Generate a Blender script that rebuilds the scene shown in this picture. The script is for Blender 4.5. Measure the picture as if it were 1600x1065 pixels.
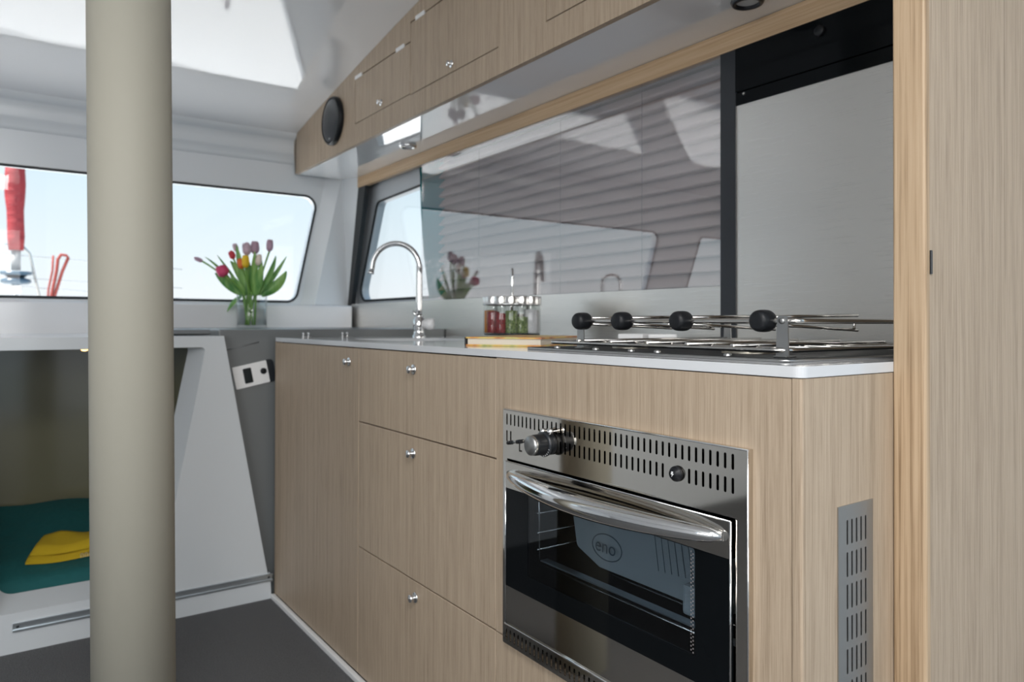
import bpy, bmesh, math, random
from math import sin, cos, pi, radians, sqrt, atan2
from mathutils import Vector, Matrix
from mathutils.geometry import tessellate_polygon
random.seed(7)
for _o in list(bpy.data.objects): bpy.data.objects.remove(_o)
scene = bpy.context.scene
COL = scene.collection

# ------------------------------------------------------------------ camera
TH, PHI, PITCH, FPX, CY, EYE = 0.6157, -0.0017, -0.0069, 1145.85, 495.95, 0.9529
fw = Vector((sin(TH)*cos(PITCH), cos(TH)*cos(PITCH), -sin(PITCH)))
r0 = Vector((cos(TH), -sin(TH), 0)); u0 = r0.cross(fw)
rv = r0*cos(PHI) - u0*sin(PHI); uv = u0*cos(PHI) + r0*sin(PHI)
camd = bpy.data.cameras.new('camera'); cam = bpy.data.objects.new('camera', camd); COL.objects.link(cam)
cam.matrix_world = Matrix(((rv.x, uv.x, -fw.x, 0), (rv.y, uv.y, -fw.y, 0), (rv.z, uv.z, -fw.z, EYE), (0, 0, 0, 1)))
camd.sensor_width = 36; camd.sensor_fit = 'HORIZONTAL'; camd.lens = 36*FPX/1600
camd.shift_y = -(532.5-CY)/1600
camd.clip_start = 0.02; camd.clip_end = 300
camd.dof.use_dof = True; camd.dof.focus_distance = 1.12; camd.dof.aperture_fstop = 5.6
scene.camera = cam

# ------------------------------------------------------------------ view
vs = scene.view_settings
vs.view_transform = 'Standard'; vs.look = 'None'; vs.gamma = 1; vs.use_curve_mapping = False
vs.exposure = 0.0

# ------------------------------------------------------------------ world: hazy bright sky over sea
w = bpy.data.worlds.new('sky'); scene.world = w; w.use_nodes = True
nt = w.node_tree; nt.nodes.clear()
tc = nt.nodes.new('ShaderNodeTexCoord'); sx = nt.nodes.new('ShaderNodeSeparateXYZ')
rp = nt.nodes.new('ShaderNodeValToRGB'); bg = nt.nodes.new('ShaderNodeBackground'); wo = nt.nodes.new('ShaderNodeOutputWorld')
mp = nt.nodes.new('ShaderNodeMapRange'); mp.inputs[1].default_value = -1; mp.inputs[2].default_value = 1
nt.links.new(tc.outputs['Generated'], sx.inputs[0]); nt.links.new(sx.outputs['Z'], mp.inputs[0])
nt.links.new(mp.outputs[0], rp.inputs[0]); nt.links.new(rp.outputs[0], bg.inputs[0]); nt.links.new(bg.outputs[0], wo.inputs[0])
el = rp.color_ramp.elements
el[0].position = 0.0; el[0].color = (0.06, 0.13, 0.17, 1)
el[1].position = 1.0; el[1].color = (0.26, 0.52, 0.86, 1)
for p, c in ((0.40, (0.20, 0.31, 0.38, 1)), (0.495, (0.36, 0.46, 0.53, 1)), (0.503, (0.94, 0.97, 1.0, 1)), (0.54, (0.84, 0.94, 1.0, 1)), (0.60, (0.69, 0.86, 0.96, 1)), (0.75, (0.45, 0.70, 0.94, 1))):
    e = el.new(p); e.color = c
bg.inputs[1].default_value = 1.08

# ------------------------------------------------------------------ added area fills by the aft doorway, the port opening and under the roof
def area(name, loc, aim, sx_, sy_, power, col=(1.0, 0.985, 0.965)):
    l = bpy.data.lights.new(name, 'AREA'); l.shape = 'RECTANGLE'; l.size = sx_; l.size_y = sy_; l.energy = power; l.color = col
    o = bpy.data.objects.new(name, l); COL.objects.link(o); o.location = loc
    o.rotation_euler = (Vector(aim)-Vector(loc)).to_track_quat('-Z', 'Y').to_euler(); return o
area('aft_fill', (-0.5, -2.30, 1.45), (-0.2, 0, 1.55), 1.9, 1.0, 27)  # fill lamp added just inside the aft doorway to brighten the cabin
area('port_fill', (-2.10, -0.6, 1.45), (0, 0.4, 1.6), 2.4, 0.7, 32)  # added fill lamp, stands inside the port wall opening
area('overhead_fill', (-0.30, -0.55, 2.17), (-0.3, -0.55, 0), 0.8, 0.8, 45, (1.0, 0.985, 0.965))  # main fill, an added lamp under the closed ceiling; no hatch there
sun = bpy.data.lights.new('sun', 'SUN'); sun.energy = 13.0; sun.angle = radians(1.5); sun.color = (1, 0.96, 0.9)
so = bpy.data.objects.new('sun', sun); COL.objects.link(so); so.location = (0.8, -4, 8)
so.rotation_euler = (Vector((0, 0, 0))-Vector((-0.55, -0.06, 0.95))).to_track_quat('-Z', 'Y').to_euler()

# ------------------------------------------------------------------ materials
MATS = {}
def mat(name, col=(0.8, 0.8, 0.8), rough=0.5, metal=0.0, **kw):
    m = bpy.data.materials.new(name); m.use_nodes = True; b = m.node_tree.nodes['Principled BSDF']
    b.inputs['Base Color'].default_value = (*col, 1); b.inputs['Roughness'].default_value = rough; b.inputs['Metallic'].default_value = metal
    for k, v in kw.items(): b.inputs[k.replace('_', ' ')].default_value = v
    MATS[name] = m; return m
def N(m, t): return m.node_tree.nodes.new(t)
def L(m, a, b): m.node_tree.links.new(a, b)
def pos_noise(m, scale3, nscale=1.0, detail=3.0, rough=0.6):
    g = N(m, 'ShaderNodeNewGeometry'); mp_ = N(m, 'ShaderNodeMapping'); mp_.inputs['Scale'].default_value = scale3
    n = N(m, 'ShaderNodeTexNoise'); n.inputs['Scale'].default_value = nscale; n.inputs['Detail'].default_value = detail; n.inputs['Roughness'].default_value = rough
    L(m, g.outputs['Position'], mp_.inputs[0]); L(m, mp_.outputs[0], n.inputs['Vector']); return n
def ramp(m, src, stops):
    r = N(m, 'ShaderNodeValToRGB'); L(m, src, r.inputs[0]); e = r.color_ramp.elements
    e[0].position, e[0].color = stops[0][0], (*stops[0][1], 1); e[1].position, e[1].color = stops[-1][0], (*stops[-1][1], 1)
    for p, c in stops[1:-1]: x = e.new(p); x.color = (*c, 1)
    return r
def bump(m, src, strength, dist=0.001):
    bp = N(m, 'ShaderNodeBump'); bp.inputs['Strength'].default_value = strength; bp.inputs['Distance'].default_value = dist
    L(m, src, bp.inputs['Height']); L(m, bp.outputs[0], m.node_tree.nodes['Principled BSDF'].inputs['Normal']); return bp
def wood(name, c0, c1, c2, grain, rough=0.45, axis='Z', bs=0.15):
    m = mat(name, c1, rough); b = m.node_tree.nodes['Principled BSDF']
    sc = {'Z': (grain, grain, grain*0.012), 'Y': (grain, grain*0.012, grain)}[axis]
    n1 = pos_noise(m, sc, 1.0, 4.0, 0.65)
    n2 = pos_noise(m, tuple(v*0.12 for v in sc), 1.0, 2.0)
    mx = N(m, 'ShaderNodeMix'); mx.data_type = 'FLOAT'; mx.inputs[0].default_value = 0.3
    L(m, n1.outputs[0], mx.inputs[2]); L(m, n2.outputs[0], mx.inputs[3])
    r = ramp(m, mx.outputs[0], [(0.36, c0), (0.5, c1), (0.64, c2)]); L(m, r.outputs[0], b.inputs['Base Color'])
    bump(m, n1.outputs[0], bs, 0.0006); return m
wood('laminate', (0.28, 0.208, 0.142), (0.41, 0.318, 0.230), (0.48, 0.382, 0.284), 760)
wood('oak', (0.24, 0.155, 0.085), (0.43, 0.305, 0.19), (0.50, 0.37, 0.245), 300, 0.5)
wood('oak_along', (0.40, 0.26, 0.15), (0.50, 0.345, 0.205), (0.58, 0.42, 0.27), 230, 0.45, 'Y')
def gel(name, col, rough, wob=0.0, wscale=2.0):
    m = mat(name, col, rough, 0, Coat_Weight=1.0 if wob else 0.4, Coat_Roughness=rough*0.6, Coat_IOR=1.6)
    if wob:
        n = pos_noise(m, (1, 1, 1), wscale, 1.5); bump(m, n.outputs[0], wob, 0.02)
    return m
gel('gelcoat', (0.78, 0.79, 0.81), 0.18)
gel('berth_white', (0.60, 0.63, 0.655), 0.2)
gel('ceiling_gelcoat', (0.86, 0.86, 0.87), 0.06, 0.35, 2.2)
gel('underside_gelcoat', (0.84, 0.84, 0.85), 0.07, 0.05, 3.0)
gel('front_wall_paint', (0.74, 0.765, 0.79), 0.38)
gel('side_wall_paint', (0.52, 0.55, 0.58), 0.4)
gel('berth_liner', (0.185, 0.178, 0.112), 0.16, 0.1, 6)
gel('worktop_white', (0.63, 0.645, 0.665), 0.10)
mat('post_beige', (0.36, 0.342, 0.286), 0.6, 0, Specular_IOR_Level=0.3)
gel('console_grey', (0.15, 0.16, 0.163), 0.38)
mat('white_plastic', (0.8, 0.8, 0.8), 0.35)
mat('chrome', (0.78, 0.78, 0.78), 0.08, 1.0)
mat('polished_steel', (0.64, 0.60, 0.545), 0.06, 1.0)
mat('satin_steel', (0.42, 0.42, 0.415), 0.34, 1.0)
mat('lid_steel', (0.80, 0.79, 0.77), 0.24, 1.0)
mat('sink_steel', (0.30, 0.30, 0.30), 0.5, 1.0)
mat('wire_steel', (0.62, 0.60, 0.57), 0.16, 1.0)
m = mat('brushed_steel', (0.76, 0.74, 0.705), 0.3, 1.0)
n = pos_noise(m, (30, 6, 1500), 1.0, 3.0); r_ = ramp(m, n.outputs[0], [(0.3, (0.26,)*3), (0.7, (0.36,)*3)])
L(m, r_.outputs[0], m.node_tree.nodes['Principled BSDF'].inputs['Roughness']); bump(m, n.outputs[0], 0.02, 0.0002)
mat('aluminium', (0.50, 0.54, 0.57), 0.3, 0.9)
mat('black_rubber', (0.009, 0.010, 0.012), 0.4, 0, Specular_IOR_Level=0.25)
mat('gasket_black', (0.014, 0.016, 0.018), 0.45)
mat('black_gloss', (0.004, 0.005, 0.006), 0.06, 0, Specular_IOR_Level=0.12)
mat('black_satin', (0.016, 0.019, 0.024), 0.3)
mat('black_enamel', (0.008, 0.008, 0.009), 0.22)
mat('dark_gap', (0.02, 0.018, 0.016), 0.8)
mat('cooktop_black', (0.012, 0.014, 0.016), 0.45, 0, Specular_IOR_Level=0.15)
mat('burner_metal', (0.42, 0.39, 0.33), 0.3, 0.9)
mat('page_edges', (0.66, 0.60, 0.50), 0.8)
m = mat('book_cover', (0.6, 0.3, 0.08), 0.4)
n = pos_noise(m, (22, 22, 22), 1.0, 2.0); r_ = ramp(m, n.outputs[0], [(0.35, (0.42, 0.13, 0.05)), (0.48, (0.66, 0.36, 0.08)), (0.58, (0.62, 0.50, 0.16)), (0.7, (0.30, 0.34, 0.10))])
L(m, r_.outputs[0], m.node_tree.nodes['Principled BSDF'].inputs['Base Color'])
mat('book_spine', (0.02, 0.02, 0.022), 0.5)
def speck(name, c0, c1, sc):
    m = mat(name, c0, 0.8); n = pos_noise(m, (sc, sc, sc), 1.0, 2.0); r_ = ramp(m, n.outputs[0], [(0.4, c0), (0.6, c1)])
    L(m, r_.outputs[0], m.node_tree.nodes['Principled BSDF'].inputs['Base Color'])
speck('spice_orange', (0.50, 0.19, 0.02), (0.40, 0.13, 0.01), 300)
speck('spice_red', (0.25, 0.018, 0.02), (0.10, 0.012, 0.015), 220)
speck('spice_green', (0.05, 0.085, 0.025), (0.18, 0.23, 0.085), 180)
speck('spice_white', (0.50, 0.50, 0.52), (0.42, 0.42, 0.45), 300)
speck('spice_brown', (0.33, 0.25, 0.12), (0.18, 0.12, 0.05), 240)
m = mat('carpet', (0.06, 0.062, 0.066), 0.9)
g = N(m, 'ShaderNodeNewGeometry')
wv = N(m, 'ShaderNodeTexWave'); wv.inputs['Scale'].default_value = 95; wv.inputs['Distortion'].default_value = 2.5; wv.inputs['Detail'].default_value = 2; wv.inputs['Detail Scale'].default_value = 3
L(m, g.outputs['Position'], wv.inputs[0]); n = pos_noise(m, (260, 260, 260), 1.0, 2.0)
mx = N(m, 'ShaderNodeMix'); mx.data_type = 'FLOAT'; mx.inputs[0].default_value = 0.5; L(m, wv.outputs[1], mx.inputs[2]); L(m, n.outputs[0], mx.inputs[3])
r_ = ramp(m, mx.outputs[0], [(0.33, (0.038, 0.039, 0.041)), (0.66, (0.155, 0.156, 0.16))]); L(m, r_.outputs[0], m.node_tree.nodes['Principled BSDF'].inputs['Base Color']); bump(m, mx.outputs[0], 0.5, 0.002)
m = mat('teal_sheet', (0.008, 0.105, 0.108), 0.75); n = pos_noise(m, (7, 7, 7), 1.0, 3.0); bump(m, n.outputs[0], 0.5, 0.03)
m = mat('yellow_towel', (0.50, 0.34, 0.01), 0.95); n = pos_noise(m, (350, 350, 350), 1.0, 2.0); bump(m, n.outputs[0], 0.6, 0.003)
mat('towel_back', (0.66, 0.52, 0.28), 0.95)
def fabric(name, dif, tra, f):
    m = bpy.data.materials.new(name); m.use_nodes = True; t = m.node_tree; t.nodes.clear()
    o = N(m, 'ShaderNodeOutputMaterial'); mx = N(m, 'ShaderNodeMixShader'); d_ = N(m, 'ShaderNodeBsdfDiffuse'); tr = N(m, 'ShaderNodeBsdfTranslucent')
    d_.inputs[0].default_value = (*dif, 1); tr.inputs[0].default_value = (*tra, 1); mx.inputs[0].default_value = f
    L(m, d_.outputs[0], mx.inputs[1]); L(m, tr.outputs[0], mx.inputs[2]); L(m, mx.outputs[0], o.inputs[0]); MATS[name] = m
fabric('blind_fabric', (0.50, 0.43, 0.425), (0.45, 0.38, 0.37), 0.10)
mat('cord_grey', (0.22, 0.2, 0.2), 0.7)
fabric('teal_tint', (0.001, 0.17, 0.19), (0.001, 0.36, 0.40), 0.6)
def thin_glass(name, tint=(1, 1, 1), f0=0.04, rough=0.0):
    m = bpy.data.materials.new(name); m.use_nodes = True; t = m.node_tree; t.nodes.clear()
    o = N(m, 'ShaderNodeOutputMaterial'); mx = N(m, 'ShaderNodeMixShader'); tr = N(m, 'ShaderNodeBsdfTransparent'); gl = N(m, 'ShaderNodeBsdfGlossy')
    lw = N(m, 'ShaderNodeLayerWeight'); lw.inputs[0].default_value = 0.5
    pw = N(m, 'ShaderNodeMath'); pw.operation = 'POWER'; pw.inputs[1].default_value = 5.0; L(m, lw.outputs['Facing'], pw.inputs[0])
    ma = N(m, 'ShaderNodeMath'); ma.operation = 'MULTIPLY_ADD'; ma.inputs[1].default_value = 1-f0; ma.inputs[2].default_value = f0; L(m, pw.outputs[0], ma.inputs[0])
    tr.inputs[0].default_value = (*tint, 1); gl.inputs['Roughness'].default_value = rough
    L(m, ma.outputs[0], mx.inputs[0]); L(m, tr.outputs[0], mx.inputs[1]); L(m, gl.outputs[0], mx.inputs[2]); L(m, mx.outputs[0], o.inputs[0]); MATS[name] = m; return m
thin_glass('window_glass', (0.99, 0.995, 0.995), 0.02)
thin_glass('panel_glass', (0.96, 0.955, 0.955), 0.19)
thin_glass('jar_glass', (0.95, 0.96, 0.95), 0.05)
thin_glass('vase_glass', (0.985, 0.99, 0.985), 0.05)
thin_glass('water', (0.97, 0.985, 0.965), 0.02)
thin_glass('oven_glass', (0.66, 0.70, 0.73), 0.045)
mat('wrap_paper', (0.58, 0.62, 0.64), 0.6)
mat('wrap_print', (0.16, 0.2, 0.23), 0.6)
mat('stem_green', (0.16, 0.34, 0.06), 0.5)
m = mat('leaf_green', (0.10, 0.30, 0.05), 0.45)
n = pos_noise(m, (30, 30, 6), 1.0, 2.0); r_ = ramp(m, n.outputs[0], [(0.35, (0.07, 0.24, 0.05)), (0.65, (0.27, 0.48, 0.13))]); L(m, r_.outputs[0], m.node_tree.nodes['Principled BSDF'].inputs['Base Color'])
for nm, c in (('mauve', (0.46, 0.30, 0.38)), ('pink', (0.66, 0.06, 0.16)), ('red', (0.55, 0.03, 0.05)), ('orange', (0.78, 0.17, 0.03)), ('yellow', (0.85, 0.55, 0.02)), ('cream', (0.80, 0.68, 0.58)), ('lilac', (0.56, 0.40, 0.46))): mat('petal_'+nm, c, 0.55)
m = mat('sail_red', (0.27, 0.018, 0.024), 0.7); n = pos_noise(m, (4, 4, 14), 1.0, 2.0); bump(m, n.outputs[0], 0.7, 0.03)
mat('sail_white', (0.3, 0.3, 0.3), 0.7)
mat('drum_blue', (0.035, 0.08, 0.125), 0.3)
mat('rope_red', (0.26, 0.04, 0.03), 0.8)
mat('deck_white', (0.7, 0.7, 0.7), 0.6)
def emis(name, col, s):
    m = mat(name, col, 0.5); b = m.node_tree.nodes['Principled BSDF']; b.inputs['Emission Color'].default_value = (*col, 1); b.inputs['Emission Strength'].default_value = s
emis('lamp_warm', (1.0, 0.55, 0.2), 6.0)
mat('lamp_lens', (0.75, 0.75, 0.76), 0.2)
mat('screen_dark', (0.008, 0.014, 0.016), 0.12)

# ------------------------------------------------------------------ mesh helpers
class MB:
    def __init__(s): s.v = []; s.f = []; s.sm = []
    def add(s, vs_, fs_, smooth=False):
        o = len(s.v); s.v += [tuple(v) for v in vs_]; s.f += [tuple(i+o for i in f) for f in fs_]; s.sm += [smooth]*len(fs_); return s
    def box(s, x0, x1, y0, y1, z0, z1):
        v = [(x, y, z) for z in (z0, z1) for y in (y0, y1) for x in (x0, x1)]
        return s.add(v, [(0, 2, 3, 1), (4, 5, 7, 6), (0, 1, 5, 4), (2, 6, 7, 3), (0, 4, 6, 2), (1, 3, 7, 5)])
    def bbox(s, x0, x1, y0, y1, z0, z1, b=0.002, seg=2):      # bevelled box
        bm = bmesh.new(); v = [bm.verts.new((x, y, z)) for z in (z0, z1) for y in (y0, y1) for x in (x0, x1)]
        for f in [(0, 2, 3, 1), (4, 5, 7, 6), (0, 1, 5, 4), (2, 6, 7, 3), (0, 4, 6, 2), (1, 3, 7, 5)]: bm.faces.new([v[i] for i in f])
        bmesh.ops.bevel(bm, geom=bm.edges[:], offset=b, segments=seg, affect='EDGES', profile=0.6)
        bm.verts.index_update(); s.add([q.co[:] for q in bm.verts], [[q.index for q in f.verts] for f in bm.faces], False); bm.free(); return s
    def tube(s, pts, r, seg=10, closed=False, caps=True):
        P = [Vector(p) for p in pts]; n = len(P); R = r if isinstance(r, (list, tuple)) else [r]*n
        T = []
        for i in range(n):
            a = P[(i-1) % n] if (closed or i) else P[0]; b = P[(i+1) % n] if (closed or i < n-1) else P[-1]; T.append((b-a).normalized())
        ref = Vector((0, 0, 1)) if abs(T[0].z) < 0.9 else Vector((1, 0, 0))
        A = T[0].cross(ref).normalized(); vs_ = []
        for i in range(n):
            A = (A-T[i]*A.dot(T[i])).normalized(); B = T[i].cross(A)
            vs_ += [P[i]+(A*cos(2*pi*k/seg)+B*sin(2*pi*k/seg))*R[i] for k in range(seg)]
        fs_ = []
        for i in range(n if closed else n-1):
            j = (i+1) % n
            for k in range(seg): fs_.append((i*seg+k, i*seg+(k+1) % seg, j*seg+(k+1) % seg, j*seg+k))
        s.add(vs_, fs_, True)
        if caps and not closed: o = len(s.v)-n*seg; s.f += [tuple(o+k for k in range(seg))[::-1], tuple(o+(n-1)*seg+k for k in range(seg))]; s.sm += [False, False]
        return s
    def lathe(s, prof, org=(0, 0, 0), axis=(0, 0, 1), seg=24, wob=None):  # prof: (radius, height)
        ax = Vector(axis).normalized(); ref = Vector((1, 0, 0)) if abs(ax.x) < 0.9 else Vector((0, 1, 0))
        A = ax.cross(ref).normalized(); B = ax.cross(A); O = Vector(org); vs_ = []
        for r, h in prof:
            for k in range(seg):
                a = 2*pi*k/seg; rr = r*(wob(a, h) if wob else 1); vs_.append(O+ax*h+(A*cos(a)+B*sin(a))*max(rr, 1e-5))
        fs_ = [(i*seg+k, i*seg+(k+1) % seg, (i+1)*seg+(k+1) % seg, (i+1)*seg+k) for i in range(len(prof)-1) for k in range(seg)]
        s.add(vs_, fs_, True); return s
    def slab(s, outer, holes, fn, t0, t1):                    # polygon with holes, extruded from t0 to t1; fn(u, v, t) -> xyz
        loops = [outer]+list(holes); flat = [p for l in loops for p in l]
        tris = tessellate_polygon([[Vector((p[0], p[1], 0)) for p in l] for l in loops]); n = len(flat)
        vs_ = [fn(p[0], p[1], t0) for p in flat]+[fn(p[0], p[1], t1) for p in flat]
        fs_ = [tuple(t) for t in tris]+[tuple(i+n for i in t)[::-1] for t in tris]; o = 0
        for l in loops:
            k = len(l)
            for i in range(k): a, b = o+i, o+(i+1) % k; fs_.append((a, b, b+n, a+n))
            o += k
        return s.add(vs_, fs_)
    def grid(s, fn, nu, nv, smooth=True):
        vs_ = [fn(i/nu, j/nv) for i in range(nu+1) for j in range(nv+1)]
        return s.add(vs_, [(i*(nv+1)+j, (i+1)*(nv+1)+j, (i+1)*(nv+1)+j+1, i*(nv+1)+j+1) for i in range(nu) for j in range(nv)], smooth)
    def build(s, name, m, parent=None, origin=None):
        me = bpy.data.meshes.new(name)
        O = Vector(origin) if origin is not None else None
        if parent is not None: O = Vector(parent['_o'])
        elif O is None:
            xs = [v[0] for v in s.v]; ys = [v[1] for v in s.v]; zs = [v[2] for v in s.v]; O = Vector(((min(xs)+max(xs))/2, (min(ys)+max(ys))/2, min(zs)))
        me.from_pydata([tuple(Vector(v)-O) for v in s.v], [], s.f)
        bm = bmesh.new(); bm.from_mesh(me); bmesh.ops.recalc_face_normals(bm, faces=bm.faces[:]); bm.to_mesh(me); bm.free()
        me.polygons.foreach_set('use_smooth', s.sm); me.update()
        me.materials.append(MATS[m]); o = bpy.data.objects.new(name, me); COL.objects.link(o)
        if parent is not None: o.parent = parent
        else: o.location = O
        o['_o'] = tuple(O); return o
def tag(o, label, cat=None, group=None, kind=None):
    o['label'] = label
    if cat: o['category'] = cat
    if group: o['group'] = group
    if kind: o['kind'] = kind
    return o
def thing(name, loc, label, cat, group=None, kind=None):
    o = bpy.data.objects.new(name, None); COL.objects.link(o); o.location = loc; o.empty_display_size = 0.05; o['_o'] = tuple(loc)
    return tag(o, label, cat, group, kind)
def copy_tree(src, loc, label=None):
    c = src.copy(); COL.objects.link(c); c.location = loc
    if label: c['label'] = label
    for ch in list(src.children):
        d = ch.copy(); COL.objects.link(d); d.parent = c
        for g_ in list(ch.children): e = g_.copy(); COL.objects.link(e); e.parent = d
    return c
def rounded(pts, rad, seg=6):
    out = []; n = len(pts); rads = rad if isinstance(rad, (list, tuple)) else [rad]*n
    for i in range(n):
        p = Vector((*pts[i], 0)); a = (Vector((*pts[i-1], 0))-p); b = (Vector((*pts[(i+1) % n], 0))-p); r = rads[i]
        if r <= 0: out.append(tuple(p[:2])); continue
        a.normalize(); b.normalize(); ang = a.angle(b); d = r/math.tan(ang/2); c = p+(a+b).normalized()*(r/sin(ang/2))
        s0 = p+a*d-c; s1 = p+b*d-c; a0 = atan2(s0.y, s0.x); a1 = atan2(s1.y, s1.x); da = (a1-a0+pi) % (2*pi)-pi
        out += [(c.x+r*cos(a0+da*k/seg), c.y+r*sin(a0+da*k/seg)) for k in range(seg+1)]
    return out
def rect(u0, u1, v0, v1): return [(u0, v0), (u1, v0), (u1, v1), (u0, v1)]
def slot(u0, u1, v0, v1, seg=3):
    r = (u1-u0)/2; return rounded(rect(u0, u1, v0, v1), r*0.95, seg)
XZ = lambda u, v, t: (u, t, v)       # u = X, v = Z, depth = Y
YZ = lambda u, v, t: (t, u, v)       # u = Y, v = Z, depth = X
XY = lambda u, v, t: (u, v, t)
def offset_path(pts2, fn, t): return [fn(p[0], p[1], t) for p in pts2]

# key planes of the cabin
XG = 0.80            # galley front
YN, YF = 0.5227, 2.552   # galley near and far ends
XW = 1.50            # splashback plane
YW = 3.607           # front wall
ZT = 0.90            # worktop top
XC = 1.2113          # overhead cabinet face
ZU = 1.683           # underside of the overhead cabinets
ZL = 1.6297          # underside of the oak lintel
def ceil_z(y):
    d = 3.597-max(y, 1.15); return 1.869+0.187*d-0.0205*d*d

# ================================================================== STRUCTURE
st = lambda o, label, cat: tag(o, label, cat, None, 'structure')
st(MB().box(-2.25, 1.6, -2.45, 3.7, -0.03, 0.0).build('floor', 'carpet'), 'dark grey woven floor covering of the cabin', 'floor')
# ceiling: sloped forward part, closed level aft part
cm = MB(); nx, ny = 40, 30
cm.grid(lambda a, b: (-2.25+a*(1.60+2.25), 1.15+b*(3.544-1.15), ceil_z(1.15+b*(3.544-1.15))), nx, ny)
cm.slab(rect(-2.25, 1.60, -2.45, 1.15), [], XY, ceil_z(0), ceil_z(0)+0.03)
cl = st(cm.build('ceiling', 'ceiling_gelcoat'), 'glossy white moulded ceiling sloping down to the front windows', 'ceiling')
# cove moulding between ceiling and front wall
prof = [(3.544, ceil_z(3.544)), (3.548, 1.871), (3.556, 1.858), (3.570, 1.853), (3.580, 1.846), (3.5835, 1.815), (3.585, 1.790), (3.588, 1.781), (3.596, 1.774), (3.604, 1.752), (3.607, 1.735), (3.66, 1.735), (3.66, 1.90), (3.544, 1.90)]
st(MB().add([(x, p[0], p[1]) for x in (-2.25, 1.56) for p in prof], [(i, (i+1) % 14, 14+(i+1) % 14, 14+i) for i in range(14)], True).build('trim_1', 'front_wall_paint'), 'pale cove moulding where ceiling meets the front wall', 'moulding')
# front wall with two window openings
W1 = rounded([(-0.648, 1.055), (1.2305, 1.055), (1.343, 1.588), (-0.817, 1.588)], [0.05, 0.055, 0.055, 0.05], 8)
W2 = rounded([(-1.95, 1.055), (-1.0345, 1.055), (-1.255, 1.588), (-1.95, 1.588)], 0.05, 8)
wf = st(MB().slab(rect(-2.25, 1.58, 0.0, 1.88), [W1, W2], XZ, YW, YW+0.05).build('wall_front', 'front_wall_paint'), 'pale grey front wall of the cabin around the windscreen', 'wall')
def window(name, loop, fn, t, label, gt=0.012, sgn=1):
    f = MB().tube(offset_path(loop, fn, t), 0.006, 8, closed=True).build(name, 'gasket_black'); st(f, label, 'window')
    p = MB(); p.slab(loop, [], fn, t+sgn*0.012, t+sgn*0.018); o = p.build('pane', 'window_glass', f); return f
window('window_1', W1, XZ, YW, 'long front window behind the tulips with rounded corners and black seal')
window('window_2', W2, XZ, YW, 'smaller front window beside the long one, reflected in the galley glass')
# starboard side wall behind the galley glass with its own window
SW = rounded([(1.30, 1.064), (3.585, 1.064), (3.358, 1.55), (1.30, 1.62)], [0.04, 0.055, 0.045, 0.04], 8)
st(MB().slab(rect(0.0, YW, 0.0, ceil_z(0)), [SW], YZ, 1.556, 1.60).build('wall_right', 'side_wall_paint'), 'grey side wall of the cabin behind the galley', 'wall')
window('window_3', SW, YZ, 1.556, 'side window of the galley seen behind the tap')
# port side wall and aft wall: window band and doorway (daylight side, behind the camera)
st(MB().slab(rect(-2.45, YW, 0.0, ceil_z(0)), [rounded(rect(-1.85, 0.65, 1.05, 1.82), 0.06)], YZ, -2.25, -2.20).build('wall_left', 'gelcoat'), 'white port side wall with a long window opening', 'wall')
st(MB().slab(rect(-2.25, 1.6, 0.0, ceil_z(0)), [rounded(rect(-1.5, 0.5, 0.1, 2.0), 0.05)], XZ, -2.45, -2.40).build('wall_back', 'gelcoat'), 'white aft wall with a wide doorway to the cockpit', 'wall')
# raked corner pillar between windscreen and side window, black seal on its edge
Lt, Lb = (1.384, YW, 1.700), (1.253, YW, 1.040); Mt, Mb = (1.452, 3.565, 1.700), (1.312, 3.565, 1.040); Rt, Rb = (1.500, 3.452, 1.700), (1.500, 3.590, 1.040)
Bt, Bb = (1.556, 3.607, 1.700), (1.556, 3.607, 1.040)
st(MB().add([Lt, Lb, Mt, Mb, Rt, Rb, Bt, Bb], [(0, 1, 3, 2), (2, 3, 5, 4), (4, 5, 7, 6), (0, 2, 4, 6), (1, 7, 5, 3), (0, 6, 7, 1)]).build('trim_2', 'front_wall_paint'), 'raked pale pillar between the front window and the galley side window', 'pillar')
st(MB().add([(1.497, 3.452, 1.66), (1.497, 3.362, 1.66), (1.497, 3.590, 1.04), (1.497, 3.545, 1.04), (1.52, 3.452, 1.66), (1.52, 3.362, 1.66), (1.52, 3.590, 1.04), (1.52, 3.545, 1.04)],
   [(0, 1, 3, 2), (4, 6, 7, 5), (0, 4, 5, 1), (2, 3, 7, 6), (0, 2, 6, 4), (1, 5, 7, 3)]).build('trim_3', 'gasket_black'), 'slanting black seal strip along the pillar beside the tap window', 'seal')
# white sill under the windscreen
st(MB().bbox(-2.2, 1.485, 3.50, 3.607, 0.86, 1.0375, 0.008).build('trim_4', 'gelcoat'), 'white window sill moulding behind the vase', 'sill')
# bulkhead with solid oak edge on the right
bh = thing('wall_partition', (1.3, 0.5, 0), 'wood veneered bulkhead at the right edge with solid oak nosing', 'wall', None, 'structure')
MB().box(1.0205, 1.60, 0.4784, 0.5215, 0.0, 2.15).build('panel', 'laminate', bh)
MB().slab(rounded([(1.0116, 0.4780), (1.0225, 0.4780), (1.0225, 0.5220), (1.0116, 0.5220)], [0.0045, 0, 0, 0.003], 5), [], XY, 0.0, 2.15).build('nosing', 'oak', bh)
MB().bbox(1.0232, 1.0262, 0.4755, 0.4790, 1.0188, 1.0508, 0.0008).build('latch', 'black_satin', bh)
# thin white skirting under the galley front
st(MB().bbox(0.786, 0.80, YN, 2.553, 0.0, 0.016, 0.003).build('baseboard_right', 'white_plastic'), 'thin white skirting strip along the foot of the galley cabinets', 'baseboard')
# foredeck outside
st(MB().box(-3.2, 3.2, 3.75, 9.5, 0.70, 0.78).build('foredeck', 'deck_white'), 'white foredeck outside the windscreen', 'deck')

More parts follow.
